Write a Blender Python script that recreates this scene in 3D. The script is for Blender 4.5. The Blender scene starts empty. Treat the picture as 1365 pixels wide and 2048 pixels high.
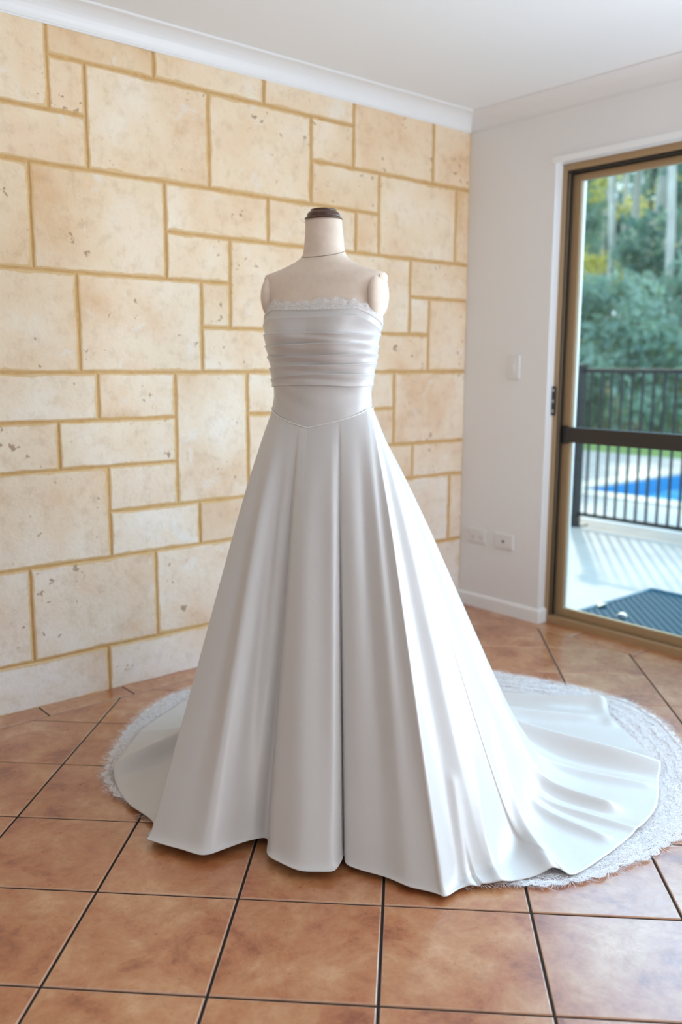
import bpy, bmesh, math, random
import numpy as np
from mathutils import Vector, Matrix, noise
from math import sin, cos, pi, radians as R

C = bpy.context.scene.collection
sc = bpy.context.scene
random.seed(7)
rng = np.random.default_rng(11)

# ------------------------------------------------------------------ camera
# room axes: X runs along the stone wall, Y runs towards it, Z is up
AZ = 0.86445863; PITCH = 0.16581722; ROLL = 0.00386; FPX = 1757.3; EYE = 1.22
SIDE = Vector((sin(AZ), -cos(AZ), 0)); FWD = Vector((cos(AZ), sin(AZ), 0))
_up = FWD * sin(PITCH) + Vector((0, 0, cos(PITCH)))
_fw = FWD * cos(PITCH) - Vector((0, 0, sin(PITCH)))
_x = SIDE * cos(ROLL) + _up * sin(ROLL)
_y = _up * cos(ROLL) - SIDE * sin(ROLL)
cam_d = bpy.data.cameras.new('camera')
cam = bpy.data.objects.new('camera', cam_d); C.objects.link(cam)
cam.matrix_world = Matrix(((_x.x, _y.x, -_fw.x, 0), (_x.y, _y.y, -_fw.y, 0), (_x.z, _y.z, -_fw.z, EYE), (0, 0, 0, 1)))
cam_d.sensor_fit = 'VERTICAL'; cam_d.sensor_height = 36.0
cam_d.lens = FPX / 2048 * 36
cam_d.clip_start = 0.05; cam_d.clip_end = 300
cam_d.dof.use_dof = True; cam_d.dof.focus_distance = 2.2; cam_d.dof.aperture_fstop = 2.0
sc.camera = cam

# ------------------------------------------------------------------ light
w = bpy.data.worlds.new('sky'); sc.world = w; w.use_nodes = True
bg = w.node_tree.nodes['Background']
bg.inputs[0].default_value = (0.68, 0.86, 1.0, 1); bg.inputs[1].default_value = 1.45

def lamp(name, kind, loc, target, energy, color, **kw):
    d = bpy.data.lights.new(name, kind); d.energy = energy; d.color = color
    for k, v in kw.items(): setattr(d, k, v)
    o = bpy.data.objects.new(name, d); C.objects.link(o); o.location = loc
    o.rotation_euler = (Vector(target) - Vector(loc)).to_track_quat('-Z', 'Y').to_euler()
    return o
SUN_DIR = Vector((0.785 * cos(R(33)), 0.62 * cos(R(33)), sin(R(33))))
lamp('sun', 'SUN', SUN_DIR * 30, (0, 0, 0), 3.6, (1.0, 0.93, 0.82), angle=R(1.5))
lamp('sky_fill_over_patio', 'AREA', (5.4, 1.6, 3.4), (2.0, 1.2, 0.0), 330, (0.36, 0.68, 1.0), shape='RECTANGLE', size=4.8, size_y=3.0)  # area lamp added outside the door to boost the sky light
lamp('door_side_fill', 'AREA', (3.34, 0.20, 1.25), (0.7, 1.60, 2.85), 70, (0.81, 0.925, 1.08), shape='RECTANGLE', size=2.5, size_y=1.7)  # lamp added inside the room, standing in for daylight from the unseen door half
lamp('fill_behind_left', 'AREA', (-1.9, 0.3, 1.2), (1.5, 2.6, 2.4), 6, (1.0, 0.97, 0.94), shape='RECTANGLE', size=2.2, size_y=1.5)  # weak fill lamp added for an unseen window
lamp('fill_behind_camera', 'AREA', (0.8, -3.4, 1.9), (1.7, 2.4, 1.6), 36, (0.97, 0.97, 0.97), shape='RECTANGLE', size=2.6, size_y=1.6)  # added frontal fill for the gown; the wall there has no window

sc.view_settings.view_transform = 'Standard'; sc.view_settings.look = 'None'
sc.view_settings.gamma = 1.0; sc.view_settings.use_curve_mapping = False
sc.view_settings.exposure = 0.43

# ------------------------------------------------------------------ materials
def mat(name, color=(.8, .8, .8), rough=.6, spec=.5, metal=0.0):
    m = bpy.data.materials.new(name); m.use_nodes = True
    b = m.node_tree.nodes['Principled BSDF']
    b.inputs['Base Color'].default_value = (*color, 1); b.inputs['Roughness'].default_value = rough
    b.inputs['Specular IOR Level'].default_value = spec; b.inputs['Metallic'].default_value = metal
    return m
class NT:
    def __init__(s, m): s.m = m; s.n = m.node_tree.nodes; s.l = m.node_tree.links; s.b = s.n['Principled BSDF']
    def add(s, t, **kw):
        x = s.n.new(t)
        for k, v in kw.items():
            if k.startswith('_'): setattr(x, k[1:], v)
            else: x.inputs[k].default_value = v
        return x
    def link(s, a, b): s.l.new(a, b)
    def coord(s, rand=True):
        t = s.add('ShaderNodeTexCoord')
        if not rand: return t.outputs['Object']
        oi = s.add('ShaderNodeObjectInfo'); ml = s.add('ShaderNodeMath', _operation='MULTIPLY'); ml.inputs[1].default_value = 57.0
        s.link(oi.outputs['Random'], ml.inputs[0])
        ad = s.add('ShaderNodeVectorMath', _operation='ADD'); s.link(t.outputs['Object'], ad.inputs[0]); s.link(ml.outputs[0], ad.inputs[1])
        return ad.outputs[0]
    def noise(s, co, scale, detail=4, rough=.55, dist=0.0):
        x = s.add('ShaderNodeTexNoise'); x.inputs['Scale'].default_value = scale; x.inputs['Detail'].default_value = detail
        x.inputs['Roughness'].default_value = rough; x.inputs['Distortion'].default_value = dist
        if co is not None: s.link(co, x.inputs['Vector'])
        return x.outputs['Fac']
    def ramp(s, f, stops):
        r = s.add('ShaderNodeValToRGB'); e = r.color_ramp.elements
        while len(e) < len(stops): e.new(.5)
        for q, (p, c) in zip(e, stops):
            q.position = p; q.color = (*c, 1) if len(c) == 3 else c
        s.link(f, r.inputs[0]); return r.outputs[0]
    def mix(s, f, a, b, mode='MIX'):
        x = s.add('ShaderNodeMix', _data_type='RGBA', _blend_type=mode)
        for v, i in ((f, 0), (a, 6), (b, 7)):
            if isinstance(v, (int, float)): x.inputs[i].default_value = v
            elif isinstance(v, tuple): x.inputs[i].default_value = (*v, 1)
            else: s.link(v, x.inputs[i])
        return x.outputs[2]
    def math(s, op, a, b=None):
        x = s.add('ShaderNodeMath', _operation=op)
        for v, i in ((a, 0), (b, 1)):
            if v is None: continue
            if isinstance(v, (int, float)): x.inputs[i].default_value = v
            else: s.link(v, x.inputs[i])
        return x.outputs[0]
    def bump(s, h, strength=.3, dist=.01, prev=None):
        x = s.add('ShaderNodeBump'); x.inputs['Strength'].default_value = strength; x.inputs['Distance'].default_value = dist
        s.link(h, x.inputs['Height'])
        if prev is not None: s.link(prev, x.inputs['Normal'])
        s.link(x.outputs[0], s.b.inputs['Normal']); return x.outputs[0]
    def base(s, c): s.link(c, s.b.inputs['Base Color'])

def g(v): return (v, v, v)
def make_materials():
    M = {}
    # limestone
    m = M['stone'] = mat('limestone', rough=.85, spec=.25); t = NT(m); co = t.coord()
    c = t.ramp(t.noise(co, 2.6, 5, .6), [(.31, (.80, .585, .40)), (.44, (.87, .715, .56)), (.56, (.90, .79, .66)), (.68, (.93, .86, .79))])
    c2 = t.ramp(t.noise(co, 22, 5, .7), [(.25, (.80, .74, .66)), (.5, (1, 1, 1)), (.75, (1.0, .98, .95))])
    c = t.mix(.75, c, c2, 'MULTIPLY')
    oi = t.add('ShaderNodeObjectInfo')
    tint = t.ramp(oi.outputs['Random'], [(0, (.93, .86, .76)), (.5, (1, .97, .93)), (1, (1.0, 1.0, 1.0))])
    c = t.mix(.7, c, tint, 'MULTIPLY')
    sp = t.add('ShaderNodeSeparateXYZ'); ge = t.add('ShaderNodeNewGeometry'); t.link(ge.outputs['Position'], sp.inputs[0])
    # colour by height: the upper courses are yellower, the lower ones greyer
    hz = t.math('ADD', t.math('MULTIPLY', sp.outputs[2], .42), t.math('MULTIPLY', t.noise(co, 1.3, 2), .35))
    course_tint = t.ramp(hz, [(.15, (.95, .96, 1.03)), (.6, (1, .985, .95)), (1.05, (1.0, .95, .84))])
    c = t.mix(1.0, c, course_tint, 'MULTIPLY')
    # pits
    v = t.add('ShaderNodeTexVoronoi'); v.inputs['Scale'].default_value = 24
    nco = t.add('ShaderNodeVectorMath', _operation='ADD'); nn = t.add('ShaderNodeTexNoise'); nn.inputs['Scale'].default_value = 55
    t.link(co, nn.inputs['Vector']); t.link(co, nco.inputs[0])
    sc_ = t.add('ShaderNodeVectorMath', _operation='SCALE'); sc_.inputs[3].default_value = .06; t.link(nn.outputs['Color'], sc_.inputs[0]); t.link(sc_.outputs[0], nco.inputs[1])
    t.link(nco.outputs[0], v.inputs['Vector'])
    area = t.math('MULTIPLY', t.math('SUBTRACT', t.noise(co, 5.5, 3, .6), .49), 1.3)
    pit = t.math('GREATER_THAN', area, v.outputs['Distance'])
    v2 = t.add('ShaderNodeTexVoronoi'); v2.inputs['Scale'].default_value = 8; t.link(nco.outputs[0], v2.inputs['Vector'])
    pit2 = t.math('GREATER_THAN', t.math('MULTIPLY', t.math('SUBTRACT', t.noise(co, 9, 3), .50), .62), v2.outputs['Distance'])
    pits = t.math('MAXIMUM', pit, pit2)
    chalk = t.ramp(t.noise(co, 7, 5, .75, .8), [(.60, g(0)), (.68, g(1))]); c = t.mix(t.math('MULTIPLY', chalk, .45), c, (.88, .87, .84))
    c = t.mix(t.math('MULTIPLY', pits, .75), c, (.34, .20, .11))
    # sand-coloured mortar smeared over the arrises
    at = t.add('ShaderNodeAttribute', _attribute_name='arris')
    e = t.math('GREATER_THAN', t.math('ADD', at.outputs['Fac'], t.math('MULTIPLY', t.noise(co, 9, 5, .75), 1.05)), 1.08)
    c = t.mix(t.math('MULTIPLY', e, .75), c, (.70, .47, .21))
    t.base(c)
    h = t.math('SUBTRACT', t.noise(co, 60, 5, .7), t.math('MULTIPLY', pits, .8))
    t.bump(h, .35, .006)
    # mortar
    m = M['mortar'] = mat('yellow sand mortar', rough=.95, spec=.1); t = NT(m); co = t.coord(False)
    t.base(t.ramp(t.noise(co, 40, 5, .7), [(.3, (.58, .34, .13)), (.7, (.74, .48, .22))])); t.bump(t.noise(co, 150, 3), .5, .004)
    # terracotta tile
    m = M['tile'] = mat('terracotta tile', rough=.3, spec=.75); t = NT(m); co = t.coord()
    n1 = t.noise(co, 6, 7, .72, .3); n2 = t.noise(co, 34, 6, .75)
    c = t.ramp(n1, [(.34, (.27, .070, .022)), (.44, (.43, .150, .055)), (.54, (.49, .215, .090)), (.66, (.59, .31, .16))])
    c = t.mix(.55, c, t.ramp(n2, [(.3, (.66, .52, .45)), (.5, (1, 1, 1)), (.7, (1, 1, 1))]), 'MULTIPLY')
    t.b.inputs['Coat Weight'].default_value = .6; t.b.inputs['Coat Roughness'].default_value = .22
    at = t.add('ShaderNodeAttribute', _attribute_name='arris')
    c = t.mix(t.math('MULTIPLY', t.math('GREATER_THAN', at.outputs['Fac'], .5), .4), c, (.66, .46, .34))  # light caught on the rounded tile edges, painted in as a paler rim
    t.base(c); t.link(t.ramp(n2, [(.3, g(.36)), (.7, g(.26))]), t.b.inputs['Roughness'])
    t.bump(t.math('ADD', n2, t.math('MULTIPLY', n1, 1.5)), .10, .004)
    m = M['grout'] = mat('charcoal grout', (.030, .022, .018), .8, .2)
    m = M['paint'] = mat('white wall paint', (.83, .81, .80), .55, .3); t = NT(m); t.bump(t.noise(t.coord(False), 260, 3), .12, .001)
    m = M['ceiling'] = mat('ceiling paint', (.89, .90, .90), .8, .2); t = NT(m); t.bump(t.noise(t.coord(False), 200, 3), .1, .001)
    M['gloss_white'] = mat('gloss white paint', (.88, .88, .87), .35, .5)
    M['plate'] = mat('white switch plastic', (.78, .76, .74), .35, .5)
    M['black'] = mat('black plastic', (.012, .011, .010), .35, .5)
    m = M['bronze'] = mat('bronze anodised aluminium', (.42, .275, .145), .42, .5, .2)
    M['track'] = mat('dark track', (.02, .016, .012), .6)
    M['darkrail'] = mat('dark brown aluminium', (.030, .022, .017), .4)
    M['silver'] = mat('bare aluminium', (.45, .44, .42), .35, .5, .8)
    M['seal'] = mat('pale glazing seal', (.75, .76, .74), .5)
    # glass
    m = M['glass'] = bpy.data.materials.new('window glass'); m.use_nodes = True; n = m.node_tree.nodes; l = m.node_tree.links
    n.clear(); o = n.new('ShaderNodeOutputMaterial'); mx = n.new('ShaderNodeMixShader'); tr = n.new('ShaderNodeBsdfTransparent'); gl = n.new('ShaderNodeBsdfGlossy'); fr = n.new('ShaderNodeFresnel')
    fr.inputs[0].default_value = 1.35; gl.inputs['Roughness'].default_value = .02; tr.inputs[0].default_value = (.93, .97, .96, 1)
    l.new(fr.outputs[0], mx.inputs[0]); l.new(tr.outputs[0], mx.inputs[1]); l.new(gl.outputs[0], mx.inputs[2]); l.new(mx.outputs[0], o.inputs[0])
    # satin
    m = M['satin'] = mat('ivory satin', (.62, .597, .58), .34, .6); t = NT(m); co = t.coord(False)
    m.node_tree.nodes['Principled BSDF'].inputs['Sheen Weight'].default_value = .15
    m.node_tree.nodes['Principled BSDF'].inputs['Sheen Roughness'].default_value = .4
    mp = t.add('ShaderNodeMapping'); mp.inputs['Scale'].default_value = (900, 900, 160); t.link(co, mp.inputs[0])
    b1 = t.bump(t.noise(mp.outputs[0], 1.0, 2), .05, .0006)
    t.bump(t.noise(co, 9, 3, .5), .12, .02, b1)
    M['piping'] = mat('satin piping', (.80, .78, .76), .35)
    m = M['linen'] = mat('unbleached linen', (.56, .465, .375), .9, .15); t = NT(m); co = t.coord(False)
    mp = t.add('ShaderNodeMapping'); mp.inputs['Scale'].default_value = (500, 500, 500); t.link(co, mp.inputs[0])
    c = t.ramp(t.noise(co, 18, 5, .7), [(.3, (.74, .62, .51)), (.7, (.84, .72, .61))])
    t.base(c); t.bump(t.noise(mp.outputs[0], 1.0, 2), .35, .0008)
    M['seam'] = mat('seam thread', (.26, .20, .15), .9, .1)
    m = M['wood'] = mat('dark turned wood', rough=.3, spec=.6); t = NT(m); co = t.coord(False)
    mp = t.add('ShaderNodeMapping'); mp.inputs['Scale'].default_value = (12, 60, 60); t.link(co, mp.inputs[0])
    t.base(t.ramp(t.noise(mp.outputs[0], 2.0, 5, .6, 1.5), [(.35, (.035, .014, .007)), (.55, (.10, .04, .018)), (.75, (.22, .10, .045))]))
    # lace: threads with holes between
    def lace(name, s1, dens, col):
        m = mat(name, col, .55, .5); t = NT(m); co = t.coord(False)
        v = t.add('ShaderNodeTexVoronoi', _feature='DISTANCE_TO_EDGE'); v.inputs['Scale'].default_value = s1; t.link(co, v.inputs['Vector'])
        net = t.math('LESS_THAN', v.outputs['Distance'], .10)
        wv = t.noise(co, s1 * .28, 3, .6, 2.5)
        band = t.math('LESS_THAN', t.math('ABSOLUTE', t.math('SUBTRACT', wv, .5)), dens)
        fine = t.math('GREATER_THAN', t.noise(co, s1 * 1.6, 2), .40)
        a = t.math('MAXIMUM', t.math('MAXIMUM', net, t.math('MULTIPLY', band, fine)), .42)
        tr = t.add('ShaderNodeBsdfTransparent'); mx = t.add('ShaderNodeMixShader'); tl = t.add('ShaderNodeBsdfTranslucent'); tl.inputs[0].default_value = (*col, 1)
        m2 = t.add('ShaderNodeMixShader'); m2.inputs[0].default_value = .3
        t.link(t.b.outputs[0], m2.inputs[1]); t.link(tl.outputs[0], m2.inputs[2])
        t.link(a, mx.inputs[0]); t.link(tr.outputs[0], mx.inputs[1]); t.link(m2.outputs[0], mx.inputs[2])
        t.link(mx.outputs[0], t.n['Material Output'].inputs[0]); return m
    M['lace'] = lace('white chantilly lace', 150, .06, (.93, .93, .95))
    M['lace_fine'] = lace('fine neckline lace', 420, .05, (.93, .91, .89))
    M['thread'] = mat('white lace thread', (.93, .93, .95), .6)
    # outside
    m = M['concrete'] = mat('pale patio concrete', rough=.8, spec=.2); t = NT(m); co = t.coord(False)
    t.base(t.ramp(t.noise(co, 2.2, 6, .7), [(.3, (.31, .275, .25)), (.7, (.38, .34, .315))])); t.bump(t.noise(co, 90, 4), .2, .003)
    m = M['paving'] = mat('pale pool paving', rough=.8, spec=.2); t = NT(m); co = t.coord(False)
    t.base(t.ramp(t.noise(co, 2.2, 6, .7), [(.3, (.50, .51, .52)), (.7, (.62, .62, .62))]))
    M['coping'] = mat('pool coping', (.72, .71, .67), .7)
    m = M['grass'] = mat('lawn', rough=.9); t = NT(m); co = t.coord(False)
    t.base(t.ramp(t.noise(co, 3, 6, .7), [(.3, (.16, .30, .08)), (.7, (.30, .44, .15))]))
    m = M['earth'] = mat('leaf litter', rough=.95); t = NT(m); co = t.coord(False)
    t.base(t.ramp(t.noise(co, 2, 6, .7), [(.3, (.10, .08, .05)), (.7, (.26, .20, .12))]))
    M['pooltile'] = mat('blue pool lining', (.008, .30, .68), .4)
    m = M['water'] = mat('pool water', (.03, .33, .72), .08, .5); t = NT(m); co = t.coord(False)
    t.base(t.ramp(t.noise(co, 2.5, 3, .5, 1.0), [(.35, (.02, .42, .80)), (.65, (.20, .64, .92))])); t.bump(t.noise(co, 5, 3), .3, .03)
    M['fence'] = mat('charcoal powder-coated steel', (.008, .016, .022), .5, .3)
    m = M['rubber'] = mat('teal black rubber', (.006, .075, .12), .7, .2)
    m = M['bark'] = mat('pale smooth bark', rough=.8); t = NT(m); co = t.coord()
    t.base(t.ramp(t.noise(co, 1.6, 5, .7), [(.3, (.45, .47, .46)), (.6, (.70, .71, .69)), (.8, (.80, .78, .72))]))
    for k, a, b in (('leaf_dark', (.035, .115, .135), (.13, .27, .29)), ('leaf_mid', (.12, .25, .27), (.34, .50, .50)), ('leaf_yellow', (.30, .36, .12), (.70, .66, .30))):  # blue haze of the distance is painted into the dark and mid leaves
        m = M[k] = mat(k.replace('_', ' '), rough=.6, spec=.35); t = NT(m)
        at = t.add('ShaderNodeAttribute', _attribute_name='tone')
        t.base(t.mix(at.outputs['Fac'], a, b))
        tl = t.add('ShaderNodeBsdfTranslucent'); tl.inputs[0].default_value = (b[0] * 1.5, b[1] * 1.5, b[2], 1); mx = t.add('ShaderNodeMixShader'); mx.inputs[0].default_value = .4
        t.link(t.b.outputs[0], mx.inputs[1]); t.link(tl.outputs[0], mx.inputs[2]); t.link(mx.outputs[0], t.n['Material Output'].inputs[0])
    M['dryleaf'] = mat('dry pale leaf', (.62, .56, .44), .7)
    M['roof'] = mat('eave lining', (.7, .7, .68), .7)
    return M
M = make_materials()

# ------------------------------------------------------------------ helpers
def tag(o, label=None, cat=None, group=None, kind=None):
    if label: o['label'] = label
    if cat: o['category'] = cat
    if group: o['group'] = group
    if kind: o['kind'] = kind
    return o
def empty(name, loc=(0, 0, 0), rz=0.0):
    o = bpy.data.objects.new(name, None); C.objects.link(o); o.location = loc; o.rotation_euler = (0, 0, rz); o.empty_display_size = .1
    return o
def obj(name, verts, faces, m, parent=None, smooth=False, attr=None, loc=None):
    me = bpy.data.meshes.new(name); me.from_pydata([tuple(map(float, v)) for v in verts], [], faces); me.update()
    if smooth: me.shade_smooth()
    if m: me.materials.append(m)
    if attr:
        a = me.attributes.new(attr[0], 'FLOAT', 'POINT'); a.data.foreach_set('value', np.asarray(attr[1], dtype=np.float32))
    o = bpy.data.objects.new(name, me); C.objects.link(o)
    if parent: o.parent = parent
    if loc is not None: o.location = loc
    return o
def box(x0, x1, y0, y1, z0, z1, ch=0.0):
    """verts, faces of a box, chamfered when ch > 0"""
    bm = bmesh.new(); bmesh.ops.create_cube(bm, size=1)
    for v in bm.verts: v.co = Vector(((x0 + x1) / 2 + v.co.x * (x1 - x0), (y0 + y1) / 2 + v.co.y * (y1 - y0), (z0 + z1) / 2 + v.co.z * (z1 - z0)))
    if ch: bmesh.ops.bevel(bm, geom=list(bm.edges), offset=ch, segments=2, affect='EDGES', profile=.5)
    bm.verts.ensure_lookup_table(); bm.verts.index_update()
    r = [v.co.copy() for v in bm.verts], [[v.index for v in f.verts] for f in bm.faces]
    bm.free(); return r
def join(*parts):
    V, F = [], []
    for v, f in parts:
        k = len(V); V += list(v); F += [[i + k for i in q] for q in f]
    return V, F
def boxobj(name, b, m, parent=None, ch=.002, **kw):
    v, f = box(*b, ch); return obj(name, v, f, m, parent, **kw)
def tube(path, radii, n=10, cap=True):
    path = [Vector(p) for p in path]; V, F = [], []
    if not hasattr(radii, '__len__'): radii = [radii] * len(path)
    for i, p in enumerate(path):
        d = (path[min(i + 1, len(path) - 1)] - path[max(i - 1, 0)]).normalized()
        u = d.cross(Vector((0, 0, 1)));
        if u.length < 1e-3: u = Vector((1, 0, 0))
        u.normalize(); v = d.cross(u)
        for k in range(n):
            a = 2 * pi * k / n; V.append(p + (u * cos(a) + v * sin(a)) * radii[i])
    for i in range(len(path) - 1):
        for k in range(n):
            F.append([i * n + k, i * n + (k + 1) % n, (i + 1) * n + (k + 1) % n, (i + 1) * n + k])
    if cap: F.append(list(range(n))[::-1]); F.append([(len(path) - 1) * n + k for k in range(n)])
    return V, F
def lathe(prof, n=48, cx=0, cy=0):
    V, F = [], []
    for r, z in prof:
        for k in range(n):
            a = 2 * pi * k / n; V.append((cx + r * cos(a), cy + r * sin(a), z))
    for i in range(len(prof) - 1):
        for k in range(n): F.append([i * n + k, i * n + (k + 1) % n, (i + 1) * n + (k + 1) % n, (i + 1) * n + k])
    return V, F
def grid_faces(nr, nc, wrap=True):
    F = []
    for i in range(nr - 1):
        for j in range(nc if wrap else nc - 1):
            F.append([i * nc + j, i * nc + (j + 1) % nc, (i + 1) * nc + (j + 1) % nc, (i + 1) * nc + j])
    return F

# ------------------------------------------------------------------ structure
XW, YW, CZ = 3.368, 2.994, 2.397
XB, YB = -2.6, -3.9                       # the walls behind the camera
DY0, DY1, DZ = 0.06, 2.492, 2.105         # door opening

floor = empty('floor'); tag(floor, kind='structure')
boxobj('grout_bed', (XB, 3.46, YB, YW + .02, -.12, -.0035), M['grout'], floor, 0)
t1 = Vector((sin(AZ) * sin(.07368) + -0 , 0, 0))
c7, s7 = cos(.07368), sin(.07368)
TW = SIDE * s7 + FWD * c7; T2 = SIDE * c7 - FWD * s7      # the two directions of the laid field
def clip(poly, n, d):                     # keep n.p <= d
    out = []
    for i, a in enumerate(poly):
        b = poly[(i + 1) % len(poly)]; da = a.dot(n) - d; db = b.dot(n) - d
        if da <= 0: out.append(a)
        if (da < 0) != (db < 0) and abs(da - db) > 1e-9: out.append(a + (b - a) * (da / (da - db)))
    return out
def tile_obj(poly, parent, name='floor_tile'):
    poly = [p for i, p in enumerate(poly) if (p - poly[i - 1]).length > .002]
    if len(poly) < 3: return
    cx = sum((p for p in poly), Vector((0, 0))) / len(poly)
    n = len(poly); V, A = [], []
    def ring(inset, z, a):
        for i in range(n):
            p0, p1, p2 = poly[i - 1], poly[i], poly[(i + 1) % n]
            e1 = (p1 - p0).normalized(); e2 = (p2 - p1).normalized()
            n1 = Vector((-e1.y, e1.x)); n2 = Vector((-e2.y, e2.x)); b = n1 + n2
            k = b.dot(n1); q = p1 + b * (inset / max(k, .35))
            V.append((q.x - cx.x, q.y - cx.y, z)); A.append(a)
    ring(0, -.008, 1); ring(0, -.0022, 1); ring(.0012, -.0005, 1); ring(.0025, 0, 1); ring(.0032, 0.0, 0)
    F = grid_faces(5, n); F.append([4 * n + i for i in range(n)])
    if min(p.length for p in poly) is None: return
    dz = random.uniform(-.0004, .0003)
    obj(name, V, F, M['tile'], parent, attr=('arris', A), loc=(cx.x, cx.y, dz))
def area(poly): return .5 * sum(poly[i - 1].x * poly[i].y - poly[i].x * poly[i - 1].y for i in range(len(poly)))
G1, G2, S1, S2, JG = 1.517, -.372, .3212, .3358, .0062
for i in range(-9, 10):
    for j in range(-9, 10):
        a0 = G1 + S1 * i + JG / 2; a1 = a0 + S1 - JG; b0 = G2 + S2 * j + JG / 2; b1 = b0 + S2 - JG
        q = [TW * a + T2 * b for a, b in ((a0, b0), (a0, b1), (a1, b1), (a1, b0))]
        poly = [Vector((p.x, p.y)) for p in q]
        if area(poly) < 0: poly.reverse()
        if not (-1.0 < sum(p.x for p in poly) / 4 and -1.0 < sum(p.y for p in poly) / 4): continue
        poly = clip(poly, Vector((1, 0)), 3.30 - JG / 2); 
        if len(poly) > 2: poly = clip(poly, Vector((0, 1)), 2.891 - JG / 2)
        if len(poly) > 2 and abs(area(poly)) > .0008: tile_obj(poly, floor)
x = 3.30 - JG / 2 + .327 * 0
edges = [3.368] + [1.45 + .3265 * k for k in range(5, -9, -1)]
for a, b in zip(edges[1:], edges[:-1]):   # border course below the stone wall
    tile_obj([Vector(p) for p in ((a + JG / 2, 2.891 + JG / 2), (b - JG / 2, 2.891 + JG / 2), (b - JG / 2, YW + .012), (a + JG / 2, YW + .012))], floor, 'border_tile')
ys = [2.891, 2.59, 2.26, 1.93, 1.60, 1.27, .94, .61, .28, -.05, -.38]
for a, b in zip(ys[1:], ys[:-1]):         # border course along the door wall
    tile_obj([Vector(p) for p in ((3.30 + JG / 2, a + JG / 2), (3.455, a + JG / 2), (3.455, b - JG / 2), (3.30 + JG / 2, b - JG / 2))], floor, 'border_tile')

ceiling = boxobj('ceiling', (XB, XW + .3, YB, YW + .3, CZ, CZ + .1), M['ceiling'], None, 0); tag(ceiling, kind='structure')
wb = boxobj('wall_back', (XB - .15, XB, YB - .15, YW + .3, -.1, CZ), M['paint'], None, 0); tag(wb, kind='structure')
wf = boxobj('wall_front', (XB, XW + .26, YB - .15, YB, -.1, CZ), M['paint'], None, 0); tag(wf, kind='structure')

# stone wall
wl = boxobj('wall_left', (XB, XW + .26, YW + .0045, YW + .25, -.1, CZ), M['mortar'], None, 0); tag(wl, kind='structure')
A0, A1_, A2_, A3_, A4_, A5_, A6_, A7_, A8_, A9_, A10, A11, A12, A13 = 2.36, 2.228, 2.055, 1.881, 1.705, 1.534, 1.362, 1.190, 1.020, .849, .681, .510, .341, .170
LX = .75
stones = [(LX, 1.27, A2_, A0), (1.27, 1.665, A1_, A0), (1.665, 2.148, A1_, A0), (2.148, 2.618, A1_, A0), (1.27, 1.40, A2_, A1_), (LX, 1.40, A3_, A2_),
    (1.40, 1.89, A3_, A1_), (1.89, 2.385, A3_, A1_), (2.385, 2.618, A2_, A1_), (2.618, 3.11, A2_, A0), (3.11, 3.374, A2_, A0), (2.385, 2.77, A3_, A2_),
    (2.77, 3.274, A4_, A2_), (3.274, 3.374, A4_, A2_), (LX, 1.19, A5_, A3_), (1.19, 1.695, A5_, A3_), (1.695, 2.162, A4_, A3_), (2.162, 2.633, A4_, A3_),
    (2.633, 2.77, A4_, A3_), (1.695, 1.976, A5_, A4_), (1.976, 2.44, A6_, A4_), (2.44, 2.972, A6_, A4_), (2.972, 3.374, A5_, A4_), (2.972, 3.101, A6_, A5_),
    (3.101, 3.374, A7_, A5_), (LX, 1.341, A7_, A5_), (1.341, 1.842, A7_, A5_), (1.842, 1.976, A6_, A5_), (1.842, 2.27, A7_, A6_), (2.27, 2.68, A7_, A6_),
    (2.68, 3.101, A7_, A6_), (LX, 1.403, A8_, A7_), (1.403, 1.718, A8_, A7_), (1.718, 2.05, A10, A7_), (2.05, 2.45, A8_, A7_), (2.45, 2.878, A8_, A7_),
    (2.878, 3.374, A9_, A7_), (2.05, 2.5, A10, A8_), (2.5, 2.878, A9_, A8_), (LX, 1.249, A9_, A8_), (1.249, 1.718, A9_, A8_), (LX, 1.43, A11, A9_),
    (1.43, 1.718, A10, A9_), (2.5, 3.006, A10, A9_), (3.006, 3.374, A10, A9_), (2.75, 3.273, A12, A10), (3.273, 3.374, A12, A10), (1.43, 1.814, A11, A10),
    (1.814, 2.3, A11, A10), (2.3, 2.75, A12, A10), (LX, 1.12, A13, A11), (1.12, 1.612, A13, A11), (1.612, 2.3, A13, A11), (2.3, 2.75, A13, A12),
    (2.75, 3.064, -.01, A12), (3.064, 3.374, -.01, A12), (LX, 1.402, -.01, A13), (1.402, 2.1, -.01, A13), (2.1, 2.75, -.01, A13)]
for k, (za, zb) in enumerate([(A2_, A0), (A3_, A2_), (A5_, A3_), (A7_, A5_), (A8_, A7_), (A9_, A8_), (A11, A9_), (A13, A11), (-.01, A13)]):
    xx = LX - [.0, .22, .10, .31, .05, .26, .14, .02, .2][k]; stones = [(xx, b, c, d) if (a == LX and c == za and d == zb) else (a, b, c, d) for a, b, c, d in stones]
    while xx > -.5:
        wd = random.uniform(.38, .56) if zb - za > .2 else random.uniform(.3, .5)
        stones.append((xx - wd, xx, za, zb)); xx -= wd
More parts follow.
